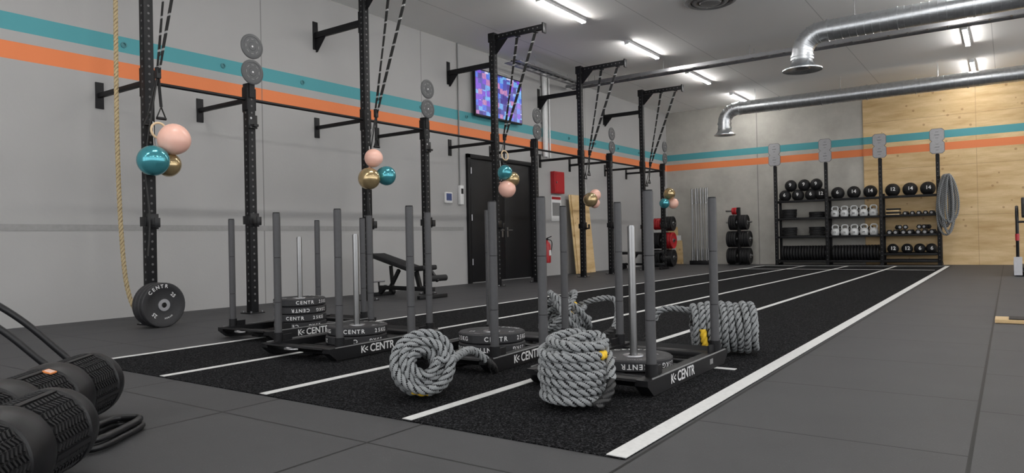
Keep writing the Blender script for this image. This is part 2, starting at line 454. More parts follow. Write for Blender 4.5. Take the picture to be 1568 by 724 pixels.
o = B('wall_television'); o.box((XW + .09, 11.49, 3.69), (.05, 1.6, .92), BLACK, bev=.006)
o.box((XW + .117, 11.49, 3.695), (.006, 1.55, .86), tv_mat()); o.box((XW + .03, 11.49, 3.7), (.08, .4, .3), BLACK); o.done(False)

o = B('intercom_panel'); o.box((XW + .02, 9.95, 1.62), (.04, .2, .2), WHITE, bev=.006); o.box((XW + .042, 9.95, 1.63), (.004, .15, .13), GLASSD); o.done()
o = B('wall_switch_box'); o.box((XW + .035, 10.3, 1.68), (.07, .1, .36), WHITE, bev=.008); o.box((XW + .072, 10.3, 1.75), (.006, .06, .1), BLACK)
o.cyl((XW + .02, 10.3, 1.86), (XW + .02, 10.3, H - .002), .012, GREYP, 8); o.done()
o = B('wall_conduit_pipe')
for y, r in ((13.25, .05), (13.40, .02), (13.5, .02)):
    o.cyl((XW + r + .01, y, 2.65), (XW + r + .01, y, H - .002), r, WHITE, 14)
    for z in (2.7, 3.4, 4.2): o.box((XW + .01, y, z), (.02, r * 2 + .05, .03), STEEL)
o.done()
o = B('fire_hose_cabinet'); o.box((XW + .06, 13.75, 2.1), (.12, .42, .5), RED, bev=.01); o.box((XW + .123, 13.75, 2.1), (.006, .36, .44), RED); o.cyl((XW + .12, 13.6, 2.1), (XW + .14, 13.6, 2.1), .02, STEEL, 10); o.done()
o = B('evacuation_plan_poster'); o.box((XW + .008, 13.75, 1.52), (.012, .42, .58), WHITE); 
o.box((XW + .016, 13.75, 1.75), (.004, .38, .06), RED); o.box((XW + .016, 13.75, 1.5), (.004, .34, .3), GREYP); o.done(False)
o = B('fire_extinguisher'); ex, ey = XW + .12, 13.15
o.lathe([(.001, .3), (.075, .3), (.08, .32), (.08, .68), (.06, .74), (.025, .77), (.025, .8), (.001, .8)], RED, Matrix.Translation((ex, ey, 0)), 24)
o.box((ex, ey, .82), (.05, .04, .05), BLACK); o.bar((ex, ey, .84), (ex + .12, ey, .88), .02, .015, BLACK)
o.sweep(smooth_path([(ex, ey + .03, .82), (ex + .06, ey + .11, .75), (ex + .03, ey + .1, .45)]), .01, BLACK, 8)
o.box((XW + .02, ey, .6), (.04, .1, .3), BLACK); o.box((ex + .079, ey, .52), (.006, .08, .12), WHITE); o.done()

o = B('leaning_plywood_sheet')
for dx in (0, .028):
    R = Matrix.Rotation(-.09, 3, 'Y')
    o.box((-8.26 + dx, 14.55 + dx * 2, .925), (.02, .8, 1.84), PLYS, R)
o.done(False)
o = B('leaning_offcut_boards')
for i, (h, w) in enumerate(((1.1, .3), (.85, .3), (.7, .2))):
    R = Matrix.Rotation(.10, 3, 'X')
    o.box((-8.2 + i * .1, 20.02 - i * .035, h / 2 + .01), (w, .018, h), PLYS if i != 1 else WHITE, R)
o.done(False)

TEALP = simple('teal_hook_cap', (.04, .18, .2), .5)
o = B('wall_anchor_caps')
for i in range(14):
    y = 1.6 + i * 1.28
    M = axis_m((XW, y, 3.19), (1, 0, 0)); o.lathe([(.035, 0), (.035, .012), (.02, .016), (.02, .004), (.001, .004)], TEALP, M, 16)
o.done()

# ------------------------------------------------------------------ rig
XP = -7.4
TY = [3.88, 6.97, 10.04, 13.11, 16.18]; SY = [5.1, 8.2, 11.3, 14.4, 17.4]
o = B('pull_up_rig')
def post(y, h):
    o.box((XP, y, h / 2), (.1, .1, h), BLACK, bev=.006)
    o.box((XP, y, .006), (.2, .2, .012), BLACK, bev=.002)
    for sx in (-.075, .075):
        for sy in (-.075, .075): o.cyl((XP + sx, y + sy, .012), (XP + sx, y + sy, .03), .012, STEEL, 6)
    z = .15
    while z < h - .06:
        o.lathe([(.001, .0008), (.0125, .0008), (.013, 0)], HOLE, axis_m((XP, y - .05, z), (0, -1, 0)), 8)
        o.lathe([(.001, .0008), (.0125, .0008), (.013, 0)], HOLE, axis_m((XP + .05, y, z), (1, 0, 0)), 8)
        z += .08
def arm(y, z, hh):
    o.box(((XW + .012 + XP - .05) / 2, y, z), (XP - .05 - XW - .012, .05, hh), BLACK, bev=.003)
    o.box((XW + .007, y, z), (.014, .09, .3 if hh < .06 else .42), BLACK, bev=.002)
    o.box((XP - .056, y, z), (.012, .1, .3), BLACK)
for y in TY:
    post(y, 4.46); arm(y, 2.55, .05); arm(y, 3.93, .09)
    o.prism([(XP + .05, 4.34), (XP + .05, 4.1), (XP + .08, 4.1), (XP + .32, 4.34)], 'y', y - .006, y + .006, BLACK)
    o.prism([(XW + .02, 3.9), (XW + .02, 3.68), (XW + .05, 3.68), (XW + .25, 3.9)], 'y', y - .006, y + .006, BLACK)
    o.box((XP + .51, y, 4.39), (1.12, .07, .09), BLACK, bev=.004)
    o.box((XP - .0, y, 4.39), (.13, .13, .16), BLACK, bev=.004)
    o.box((XP + 1.07, y, 4.37), (.03, .1, .17), BLACK, bev=.003)
    for k in range(10): o.lathe([(.001, .0008), (.0125, .0008), (.013, 0)], HOLE, axis_m((XP + .15 + k * .09, y - .035, 4.39), (0, -1, 0)), 8)
    for xx in (XP + .53, XP + .9): o.box((xx, y, 4.335), (.06, .085, .03), BLACK)
for y in SY:
    post(y, 2.74); arm(y, 2.55, .05)
ys = sorted(TY + SY)
for a, b in zip(ys[:-1], ys[1:]):
    o.cyl((XP, a + .05, 2.55), (XP, b - .05, 2.55), .02, BLACK, 12)
    for yy, s_ in ((a, 1), (b, -1)): o.box((XP, yy + s_ * .056, 2.55), (.1, .012, .26), BLACK, bev=.002)
for i, y in enumerate(ys):
    z = 1.08 + (.03 if i % 2 else 0)
    o.box((XP + .062, y, z), (.02, .12, .16), PLAST, bev=.003); o.box((XP + .11, y, z - .05), (.1, .06, .03), PLAST, bev=.003); o.box((XP + .155, y, z - .01), (.015, .06, .09), PLAST, bev=.003)
    o.box((XP, y - .062, z), (.12, .02, .1), PLAST, bev=.003)
for y in (SY[0], SY[1]):
    z = 2.28; o.box((XP + .062, y, z), (.02, .12, .16), PLAST, bev=.003); o.box((XP + .10, y, z - .05), (.08, .06, .03), PLAST, bev=.003)
    for dz in (.04, -.06): o.cyl((XP + .07, y - .03, z + dz), (XP + .078, y - .03, z + dz), .014, STEEL, 8)
o.done()

# disc ball targets above short posts
for y in SY:
    o = B('wall_ball_target'); x = XP + .075
    o.box((XP + .058, y, 2.72), (.012, .07, .3), BLACK)
    for z, r in ((2.87, .148), (3.175, .148)):
        M = axis_m((x, y, z), (1, 0, 0))
        o.lathe([(.001, -.012), (r - .01, -.012), (r, -.006), (r, .006), (r - .01, .012), (r - .03, .012), (r - .035, .008), (.05, .008), (.045, .012), (.001, .012)], TARGET, M, 36)
        for k in range(8):
            a = 2 * math.pi * k / 8; c = V((x + .0095, y + .085 * math.cos(a), z + .085 * math.sin(a)))
            o.box(c, (.003, .034, .008), GREYP, Matrix.Rotation(a + math.pi / 2, 3, 'X'), )
        o.lathe([(.001, .0135), (.012, .0135)], LETTER, M, 12)
        o.lathe([(.118, .0085), (.121, .0085)], GREYP, M, 36)
    o.done()

# suspension straps
for i, y in enumerate(TY):
    o = B('suspension_trainer_straps')
    bot = V((XP + .2, y + .01, 2.62))
    for xx in (XP + .53, XP + .9):
        t = V((xx, y, 4.31)); o.bar(t, bot + V(((xx - XP - .7) * .12, 0, 0)), .010, .030, STRAP)
        o.bar(t + V((-.03, .0, 0)), t.lerp(bot, .9), .006, .026, STRAP)
    o.box(bot, (.05, .05, .12), PLAST, bev=.008)
    e1 = bot + V((-.07, -.07, -.42)); e2 = bot + V((-.06, .06, -.34))
    for e in (e1, e2):
        o.bar(bot, e, .03, .006, ROPEB)
        a0 = e + V((0, -.05, -.12)); a1 = e + V((0, .05, -.12)); o.bar(e, a0, .02, .005, ROPEB); o.bar(e, a1, .02, .005, ROPEB); o.cyl(a0, a1, .016, PLAST, 10)
    if i in (0, 2):
        M = axis_m(bot + V((.0, .0, -.60 if i == 0 else -.32)), (1, -.2, .2)); pts = [M @ V((.075 * math.cos(a), .085 * math.sin(a), 0)) for a in [2 * math.pi * k / 28 for k in range(28)]]
        o.sweep(pts, .012, WOODR, 10, closed=True)
    if i < 2: o.sweep(smooth_path([bot, bot + V((-.08, -.1, -.9)), bot + V((-.06, -.08, -1.5)), bot + V((-.07, -.1, -1.9))]), .009, ROPEB, 8)
    o.done()

# balloons
def balloon(o, c, r, m, d):
    d = V(d).normalized()
    prof = []
    for i in range(17):
        t = math.pi * i / 16; z = -math.cos(t); rr = math.sin(t) * (1 + .07 * z); prof.append((max(.0004, r * rr), r * z * 1.02))
    prof = [(.02 * r / .15, -r * 1.20), (.012 * r / .15, -r * 1.10), (.008, -r * 1.04)] + prof[1:]
    o.lathe(prof, m, axis_m(c, d), 32)
def cluster(y, lst, yoff=0):
    y += yoff
    o = B('balloon_cluster'); cen = V((XP + .2, y, sum(l[1] for l in lst) / len(lst)))
    for dr, z, r, m, f in lst:
        c = V((XP + .24 + f, y + dr, z)); balloon(o, c, r, m, c - cen + V((.06, 0, 0)))
    o.cyl(cen, cen + V((-.02, 0, .35)), .004, LETTER, 6)
    o.done()
cluster(3.88, [(.13, 1.92, .16, PINKB, .10), (-.08, 1.69, .155, TEALB, .08), (.12, 1.67, .125, GOLDB, .0)], -.04)
cluster(6.97, [(-.03, 1.97, .125, PINKB, .05), (-.12, 1.69, .15, GOLDB, .05), (.15, 1.74, .135, TEALB, .1)], -.11)
cluster(10.04, [(-.02, 1.98, .13, TEALB, .05), (.1, 1.87, .125, GOLDB, .12), (.02, 1.70, .15, PINKB, .06)], -.11)
cluster(13.11, [(-.04, 1.62, .15, GOLDB, .06), (.1, 1.72, .12, PINKB, .1), (.16, 1.56, .11, PINKB, .05)], -.15)
cluster(17.4, [(.0, 1.92, .15, GOLDB, .06), (-.13, 1.68, .13, TEALB, -.02), (.14, 1.68, .135, PINKB, .1)], -.3)

# climbing rope
o = B('climbing_rope')
p = smooth_path([(-7.9, 3.82, H - .01), (-7.9, 3.81, 3.2), (-7.89, 3.8, 2.0), (-7.9, 3.83, 1.0), (-7.88, 3.88, .35), (-7.8, 3.98, .06), (-7.62, 4.15, .035), (-7.45, 4.2, .035)], .03)
o.sweep(resample(p, .008), .022, MANILA, 18, lobes=3, pitch=.045, amp=.16, groove=MANILD); o.cyl((-7.9, 3.82, H - .06), (-7.9, 3.82, H - .001), .05, BLACK, 16); o.done(ang=80)

# ------------------------------------------------------------------ plates
def plate_geo(o, M, R=.225, w=.062, letters=True, mat=None, hub=STEEL):
    m = mat or PLATE; h = w / 2
    prof = [(.026, -h), (.06, -h), (.062, -h + .006), (R * .72, -h + .008), (R * .78, -h), (R - .008, -h), (R, -h + .008), (R, h - .008), (R - .008, h), (R * .78, h), (R * .72, h - .008), (.062, h - .006), (.06, h), (.026, h), (.026, -h)]
    mats = [hub, hub] + [m] * 9 + [hub, hub, hub]
    o.lathe(prof, m, M, 40, mats=mats)
    if letters:
        def arc(word, rad, a0, size, da, flip=1):
            for i, ch in enumerate(word):
                a = a0 - (i - (len(word) - 1) / 2) * da
                c = M @ V((rad * math.cos(a), rad * math.sin(a), h - .0065 if rad < R * .72 else h + .0008))
                R3 = M.to_3x3(); x = R3 @ V((math.sin(a), -math.cos(a), 0)); y = R3 @ V((math.cos(a), math.sin(a), 0))
                o.text(ch, size, frame(c, x, y), LETTER)
        arc('CENTR', R * .84, math.radians(-90), .05, .24); arc('25', R * .6, math.radians(25), .05, .2); arc('25', R * .6, math.radians(205), .05, .2)
        arc('HYROX', R * .6, math.radians(90), .022, .13)
def rim_text(o, M, R, z, word, size, a0, up=1):
    adv = size * .78 / R
    for i, ch in enumerate(word):
        a = a0 + (i - (len(word) - 1) / 2) * adv * up
        c = M @ V(((R + .0012) * math.cos(a), (R + .0012) * math.sin(a), z)); R3 = M.to_3x3()
        x = R3 @ V((-math.sin(a), math.cos(a), 0)) * up; y = R3 @ V((0, 0, 1)) * up
        o.text(ch, size, frame(c, x, y), LETTER)

o = B('bumper_plate_stack')
for i in range(3):
    plate_geo(o, axis_m((-7.12 + i * .068 + .0, 3.78, .226), (1, .0, .0)) @ Matrix.Rotation(math.radians(200), 4, 'Z'), letters=(i == 2))
rim_text(o, axis_m((-7.12, 3.78, .226), (1, 0, 0)), .225, .0, '25KG', .04, math.radians(40))
o.done()

# ------------------------------------------------------------------ sleds
def sled(cx, cy, rot, npl):
    o = B('weight_sled'); o.M = Matrix.Translation((cx, cy, .009)) @ Matrix.Rotation(rot, 4, 'Z')
    for s_ in (-1, 1):
        x = s_ * .325
        o.prism([(-.53, 0), (.53, 0), (.60, .055), (.60, .085), (-.60, .085), (-.60, .055)], 'x', x - .035, x + .035, BLACK)
        o.box((x + s_ * .037, 0, .088), (.006, 1.1, .006), GREYP)
        for t in (-1, 1):
            y = t * .475
            o.cyl((x, y, .08), (x, y, .15), .033, BLACK, 20)
            for a, b in ((.10, .37), (.374, .70), (.704, 1.03)): o.cyl((x, y, a), (x, y, b), .0265, POLE, 20)
            o.cyl((x, y, .1), (x, y, 1.02), .0245, BLACK, 16); o.cyl((x, y, 1.03), (x, y, 1.037), .024, BLACK, 20)
            o.box((x, t * .40, .1), (.012, .09, .06), BLACK)
        o.text('CENTR', .078, frame((x + s_ * .0362, -.10 * s_, .044), (0, s_, 0), (0, 0, 1)), LETTER)
        o.text('K', .07, frame((x + s_ * .0362, (-.10 - .19) * s_, .044), (0, s_, 0), (0, 0, 1)), LETTER)
        o.text('<', .06, frame((x + s_ * .0362, (-.10 - .16) * s_, .044), (0, s_, 0), (0, 0, 1)), LETTER)
        o.box((x + s_ * .037, .3 * s_, .048), (.002, .05, .03), GREYP)
    for t in (-1, 1):
        o.box((0, t * .50, .055), (.60, .10, .03), BLACK, bev=.004)
        R = Matrix.Rotation(t * .5, 3, 'X'); o.box((0, t * .575, .065), (.60, .08, .012), BLACK, R)
        o.box((0, t * .30, .03), (.60, .05, .03), BLACK, bev=.003)
        o.sweep([(.06 * math.cos(a), t * .62 + .03 * math.sin(a), .07) for a in [2 * math.pi * k / 16 for k in range(16)]], .008, STEEL, 8, closed=True)
    o.box((0, 0, .025), (.10, .96, .03), BLACK, bev=.003); o.box((0, 0, .03), (.5, .42, .012), BLACK)
    o.cyl((0, 0, .03), (0, 0, .862), .0225, CHROME, 24); o.cyl((0, 0, .862), (0, 0, .868), .018, STEEL, 20)
    for i in range(npl):
        z = .038 + .034 + i * .069
        M = Matrix.Translation((random.uniform(-.004, .004), random.uniform(-.006, .006), z)) @ Matrix.Rotation(random.uniform(-.5, .5) + math.radians(200), 4, 'Z')
        plate_geo(o, M, R=.23, w=.066)
        M2 = Matrix.Translation(M.translation)
        up = 1 if i % 2 else -1
        rim_text(o, M2, .23, 0, 'CENTR', .042, math.radians(-62 + 12 * i), up); rim_text(o, M2, .23, 0, '25KG', .04, math.radians(-5 + 9 * i), up)
        rim_text(o, M2, .23, 0, '25KG', .04, math.radians(-125 + 9 * i), up); rim_text(o, M2, .23, 0, 'CENTR', .042, math.radians(120), up)
    o.done()
sled(-1.83, 3.82, 0, 1)
sled(-2.94, 3.91, math.radians(4), 2)
sled(-4.12, 3.75, math.radians(1.5), 2)
sled(-5.33, 4.17, 0, 4)

# ------------------------------------------------------------------ battle ropes
def coil_pts(radii, turns, pitch, jit, seed):
    rnd = random.Random(seed); P = []; n = 30; up = True; ph = rnd.random() * 6
    for li, r in enumerate(radii):
        tot = int(turns * n)
        for k in range(tot + 1):
            a = 2 * math.pi * k / n; t = k / n
            h = (t if up else turns - t) * pitch
            rr = r + jit * math.sin(t * 2.3 + ph + li) + jit * .6 * math.sin(3 * a + t)
            P.append(V((rr * math.cos(a), rr * math.sin(a), h + jit * .6 * math.sin(a * 2 + t * 1.7 + li))))
        up = not up
    return P
def rope_obj(P, r=.020, ymarks=(), tail=None):
    o = B('battle_rope')
    if tail: P = P + smooth_path([P[-1]] + [V(t) for t in tail], .03)[1:]
    P = resample(P, .0075)
    for q in P: q.z = max(q.z, r * 1.1 + .008)
    def mf(t):
        for a, b in ymarks:
            if a <= t <= b: return ROPEY
        if t > .985 or t < .012: return ROPEB
        return ROPEG
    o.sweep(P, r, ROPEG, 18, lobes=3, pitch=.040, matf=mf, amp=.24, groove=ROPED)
    return o.done(ang=80)
M = axis_m((-2.50, 2.72, .172), (.66, -.66, .25))
P = [M @ (q - V((0, 0, .12))) for q in coil_pts([.062, .102, .142], 6, .042, .006, 1)]
rope_obj(P, ymarks=((.735, .742), (.79, .797), (.68, .687), (.85, .856)), tail=[(-2.44, 3.05, .2), (-2.42, 3.2, .1), (-2.47, 3.3, .04)])
M = Matrix.Translation((-1.72, 2.93, .034)) @ Matrix.Rotation(.04, 4, 'X')
P = [M @ q for q in coil_pts([.10, .143], 6.5, .040, .005, 2)]
dx, dy = .07, -.10
P += smooth_path([P[-1]] + [V((a + dx, b + dy, c - .055)) for a, b, c in ((-1.9, 2.95, .3), (-1.75, 3.15, .39), (-1.66, 3.1, .35), (-1.72, 2.92, .36), (-1.90, 3.0, .37), (-1.84, 3.16, .39), (-1.66, 3.12, .32), (-1.59, 3.02, .16), (-1.62, 2.93, .09))], .03)[1:]
rope_obj(P, ymarks=((.44, .45), (.53, .535)))
P = []
for k in range(0, 30 * 8):
    a = 2 * math.pi * k / 30; t = k / 30
    tilt = V((.9 * math.sin(t * 1.1), .9 * math.cos(t * .8), 1)).normalized(); Mx = axis_m((-2.98 + .05 * math.sin(t * 1.3), 4.95 + .04 * math.cos(t), .19 + .03 * math.sin(t * 2)), tilt)
    P.append(Mx @ V(((.17 + .03 * math.sin(t * 1.9)) * math.cos(a), (.17 + .03 * math.sin(t * 1.9)) * math.sin(a), 0)))
rope_obj(P, ymarks=((.3, .31), (.7, .71)), tail=[(-2.8, 5.1, .3), (-2.62, 5.15, .3), (-2.55, 5.0, .12), (-2.6, 4.85, .04)])
M = axis_m((-1.79, 4.67, .182), (.93, .36, 0.02))
P = [M @ q for q in coil_pts([.075, .113, .15], 9, .046, .006, 4)]
rope_obj(P, ymarks=((.60, .606), (.665, .67)), tail=[(-1.97, 4.72, .3), (-2.08, 4.67, .2), (-2.12, 4.62, .05), (-2.02, 4.6, .035)])

# ------------------------------------------------------------------ foreground ribbed rollers, standing in for unidentified equipment
def roller(end, d, L=1.25, R=.15):
    o = B('ribbed_roller'); d = V(d).normalized(); M = axis_m(V(end), d)
    prof = [(.001, 0), (R * .5, .003), (R * .80, .012), (R * .92, .035), (R * .99, .075), (R, .10), (R, .12), (R * .95, .125), (R * .95, .36), (R, .365), (R * 1.05, .40), (R * 1.05, .47), (R, .505), (R * .95, .51), (R * .95, .74), (R, .745), (R * 1.05, .78), (R * 1.05, .85), (R, .885), (R * .95, .89), (R * .95, L - .15), (R, L - .13), (R * .8, L - .02), (.001, L)]
    o.lathe(prof, PLAST, M, 56)
    for z0, z1 in ((.13, .355), (.515, .735), (.90, L - .16)):
        nz = int((z1 - z0) / .022)
        for k in range(32):
            a = 2 * math.pi * k / 32
            if k % 8 == 7: continue
            for j in range(nz):
                z = z0 + j * .022 + .011
                c = M @ V((R * .96 * math.cos(a), R * .96 * math.sin(a), z)); R3 = M.to_3x3() @ Matrix.Rotation(a, 3, 'Z') @ Matrix.Rotation(.6 if k % 2 else -.6, 3, 'X')
                o.box(c, (.008, .026, .009), BLACK2, R3)
        for k in (7, 15, 23, 31):
            a = 2 * math.pi * k / 32; c = M @ V((R * .965 * math.cos(a), R * .965 * math.sin(a), (z0 + z1) / 2))
            o.box(c, (.010, .018, z1 - z0 + .01), PLAST, M.to_3x3() @ Matrix.Rotation(a, 3, 'Z'))
    return o, M
d = V((.68, -.73, 0)).normalized(); nrm = V((.25, .23, .94)).normalized(); nrm = (nrm - d * nrm.dot(d)).normalized()
o, M = roller((-3.62, 1.63, .165), d)
c = M @ V((0, 0, .55)) + nrm * .149
o.box(c, (.05, .035, .006), FOIL, frame((0, 0, 0), d, nrm.cross(d)).to_3x3())
for i in range(3): o.box(c + nrm * .0035 + d * (i - 1) * .014, (.006, .026, .001), LETTER, frame((0, 0, 0), d, nrm.cross(d)).to_3x3())
o.done()
o, M = roller((-2.84, 1.16, .165), d); o.done()
o = B('tubular_floor_frame')
for dx, dy, dz in ((0, 0, 0), (.1, -.1, -.05)):
    o.sweep(smooth_path([(-4.45 + dx, 1.06 + dy, .80 + dz), (-4.2 + dx, 1.43 + dy, .52 + dz), (-4.07 + dx, 1.64 + dy, .28 + dz), (-3.98 + dx, 1.8 + dy, .05)], .03), .017, PLAST, 12)
o.sweep(smooth_path([(-4.06, 1.80, .028), (-3.98, 1.80, .028), (-3.88, 1.70, .028)], .03), .017, PLAST, 12)
o.done()
o = B('carry_handle_loop')
for z, s_ in ((.02, 1), (.05, .93)):
    c = V((-3.10, 1.43, z)); pts = []
    for k in range(40):
        a = 2 * math.pi * k / 40; ca, sa = math.cos(a), math.sin(a)
        u = .20 * s_ * math.copysign(abs(ca) ** .5, ca); w = .075 * s_ * math.copysign(abs(sa) ** .5, sa)
        pts.append(c + V((-.60, .80, 0)) * u + V((.80, .60, 0)) * w)
    o.sweep(pts, .015, PLAST, 10, closed=True)
o.done()

# ------------------------------------------------------------------ benches
def bench(x, y, rot, inc):
    o = B('adjustable_weight_bench'); o.M = Matrix.Translation((x, y, 0)) @ Matrix.Rotation(rot, 4, 'Z')
    PAD = BLACK2
    o.box((.0, 0, .13), (1.15, .06, .06), BLACK, bev=.004)
    o.box((.55, 0, .03), (.06, .55, .05), BLACK, bev=.004); o.box((-.6, 0, .03), (.06, .55, .05), BLACK, bev=.004)
    o.bar((.55, 0, .03), (.35, 0, .15), .05, .05, BLACK); o.bar((-.6, 0, .03), (-.45, 0, .15), .05, .05, BLACK)
    o.bar((.3, 0, .13), (.22, 0, .38), .05, .06, BLACK); o.bar((-.35, 0, .13), (-.15, 0, .40), .04, .05, BLACK)
    o.box((.36, 0, .43), (.32, .28, .07), PAD, (0, -.08, 0), bev=.02)
    L = .85; cxp = .18 - L / 2 * math.cos(inc); czp = .42 + L / 2 * math.sin(inc)
    o.box((cxp, 0, czp), (L, .29, .07), PAD, (0, inc, 0), bev=.02)
    o.bar((-.3, 0, .15), (cxp - .1, 0, czp - .06), .04, .04, BLACK)
    for s_ in (-.25, .25): o.cyl((-.6, s_ - .03, .05), (-.6, s_ + .03, .05), .05, BLACK, 16)
    o.bar((.52, 0, .40), (.66, 0, .25), .04, .04, BLACK); o.cyl((.62, -.2, .29), (.62, .2, .29), .045, PAD, 16)
    o.cyl((-.62, -.12, .22), (-.62, .12, .22), .013, STEEL, 10); o.bar((-.6, 0, .05), (-.62, 0, .22), .02, .02, BLACK)
    return o.done()
bench(-7.3, 7.62, math.radians(-4), .24)
bench(-7.7, 16.75, math.radians(4), .0)

# ------------------------------------------------------------------ back wall storage rack
SX = [-5.13, -3.86, -2.6, -1.37]; YR = 19.66
o = B('storage_rack')
for x in SX:
    o.box((x, YR, 1.33), (.08, .08, 2.66), BLACK, bev=.005); o.box((x, YR + .44, .9), (.06, .06, 1.8), BLACK, bev=.004)
    o.box((x, YR + .2, .03), (.08, .5, .05), BLACK)
    for z in (.12, .74, 1.22, 1.69): o.box((x, YR + .22, z), (.05, .4, .05), BLACK)
    z = .15
    while z < 2.6:
        o.lathe([(.001, .0008), (.012, .0008), (.0125, 0)], HOLE, axis_m((x, YR - .04, z), (0, -1, 0)), 6); z += .1
for i in range(3):
    xa, xb = SX[i] + .04, SX[i + 1] - .04
    for z in ((.10, .74, 1.22, 1.69) if i < 2 else (.10, .27, .74, 1.22, 1.69)):
        o.box(((xa + xb) / 2, YR - .01, z + .005), (xb - xa, .03, .05), BLACK, bev=.003); o.box(((xa + xb) / 2, YR + .44, z + .02), (xb - xa, .03, .06), BLACK)
        o.box(((xa + xb) / 2, YR + .215, z), (xb - xa, .43, .012), BLACK)
o.done()
for x in SX:
    o = B('ball_target_panel'); y = YR - .058
    o.box((x, y + .012, 2.60), (.06, .010, .2), BLACK)
    for z in (2.825, 3.115):
        for a_, ch, yo, m in ((.155, .05, 0, TGD), (.145, .046, -.005, TGF)):
            pts = [(x - a_ + ch, z - a_), (x + a_ - ch, z - a_), (x + a_, z - a_ + ch), (x + a_, z + a_ - ch), (x + a_ - ch, z + a_), (x - a_ + ch, z + a_), (x - a_, z + a_ - ch), (x - a_, z - a_ + ch)]
            o.prism(pts, 'y', y + yo - .008, y + yo + .006, m)
        o.box((x, y - .0135, z), (.10, .002, .014), TGD); o.box((x, y - .0135, z + .07), (.06, .002, .01), TGD); o.box((x, y - .0135, z - .07), (.06, .002, .01), TGD)
    o.done(False)

zb = 1.70; o = B('medicine_balls')
def mball(x, y, z, r=.155):
    o.sphere((x, y, z), r, BLACK2, seg=20)
    for a in (0, math.pi / 2): 
        pts = [V((x, y, z)) + V((math.cos(t) * math.cos(a), math.cos(t) * math.sin(a), math.sin(t))) * (r + .0005) for t in [2 * math.pi * k / 28 for k in range(28)]]
        o.sweep(pts, .003, PLAST, 5, closed=True)
    d = V((.12, -1, .1)).normalized(); o.text(random.choice(['9', '6', '12', '14']), .12, frame(V((x, y, z)) + d * (r + .004), d.cross(V((0, 0, 1))) * -1, (0, 0, 1)), LETTER)
for i, x in enumerate((-4.93, -4.6, -4.27, -4.02)): mball(x, YR + .17, zb + .155)
for x in (-4.78, -4.44, -4.14): mball(x, YR + .18, zb + .42)
for x in (-3.62, -3.24, -2.86): mball(x, YR + .18, zb + .16, .16)
for x in (-2.36, -1.98, -1.6): mball(x, YR + .18, zb + .165, .165)
for x in (-2.38, -2.07, -1.8, -1.55): mball(x, YR + .17, .28 + .125, .125)
o.done()

o = B('bumper_plate_row')
for i in range(2):
    x = SX[i] + .13
    while x < SX[i + 1] - .1:
        plate_geo(o, axis_m((x, YR + .215, .11 + .205), (1, 0, 0)), R=.2, w=.055, letters=False, mat=BLACK2); x += .073
o.done()
o = B('stacked_small_plates')
for zb2 in (.75, 1.23):
    for x in (-4.85, -4.15):
        for k in range(6 if x < -4.5 or zb2 < 1 else 4):
            plate_geo(o, Matrix.Translation((x + random.uniform(-.01, .01), YR + .215, zb2 + .022 + k * .043)), R=.195, w=.04, letters=False, mat=BLACK2)
o.done()
def kettle(o, x, y, z, s_, m):
    M = Matrix.Translation((x, y, z))
    o.lathe([(.001, 0), (.06 * s_, 0), (.085 * s_, .03 * s_), (.1 * s_, .09 * s_), (.085 * s_, .15 * s_), (.05 * s_, .18 * s_), (.001, .19 * s_)], m, M, 20)
    pts = smooth_path([(x - .05 * s_, y, z + .15 * s_), (x - .07 * s_, y, z + .21 * s_), (x - .05 * s_, y, z + .255 * s_), (x, y, z + .265 * s_), (x + .05 * s_, y, z + .255 * s_), (x + .07 * s_, y, z + .21 * s_), (x + .05 * s_, y, z + .15 * s_)], .02)
    o.sweep(pts, .016 * s_, m, 10)
    o.text(random.choice(['16', '20', '24', '12']), .06, frame((x, y - .101 * s_, z + .09 * s_), (1, 0, 0), (0, 0, 1)), BLACK)
o = B('kettlebells'); KB = simple('kettlebell_grey', (.58, .59, .59), .4)
for zz in (.75, 1.23):
    for k in range(5): kettle(o, SX[1] + .17 + k * .225, YR + .13, zz, 1.08, KB)
    for k in range(4): kettle(o, SX[1] + .25 + k * .24, YR + .34, zz, .85, BLACK2)
o.done()
def dumbbell(o, x, y, z, s_=1., rz=0, m=BLACK2):
    d = V((math.sin(rz), math.cos(rz), 0)); c = V((x, y, z + .055 * s_)); o.cyl(c - d * .07 * s_, c + d * .07 * s_, .015, CHROME, 10)
    for t in (-1, 1):
        M = axis_m(c + d * t * .1 * s_, d * t); o.lathe([(.001, -.05 * s_), (.055 * s_, -.05 * s_), (.063 * s_, -.035 * s_), (.063 * s_, .035 * s_), (.05 * s_, .045 * s_), (.001, .045 * s_)], m, M, 6)
        o.lathe([(.001, .0462 * s_), (.03 * s_, .0462 * s_)], TGF, M, 14)
o = B('dumbbells')
for k in range(7):
    dumbbell(o, SX[2] + .15 + k * .155, YR + .2, .75, 1.15, random.uniform(-.1, .1))
    if k % 3 != 0: dumbbell(o, SX[2] + .2 + k * .15, YR + .2, .75 + .135, 1.0, random.uniform(-.4, .4))
for k in range(5): dumbbell(o, SX[2] + .52 + k * .14, YR + .2, 1.23, .9, random.uniform(-.1, .1))
o.done(ang=20)
o = B('wooden_blocks')
for k in range(4): o.box((SX[2] + .24 + .01 * (k % 2), YR + .18, 1.235 + .022 + k * .045), (.3, .25, .035), PLYS if k % 2 == 0 else BLACK2, bev=.004)
o.done()

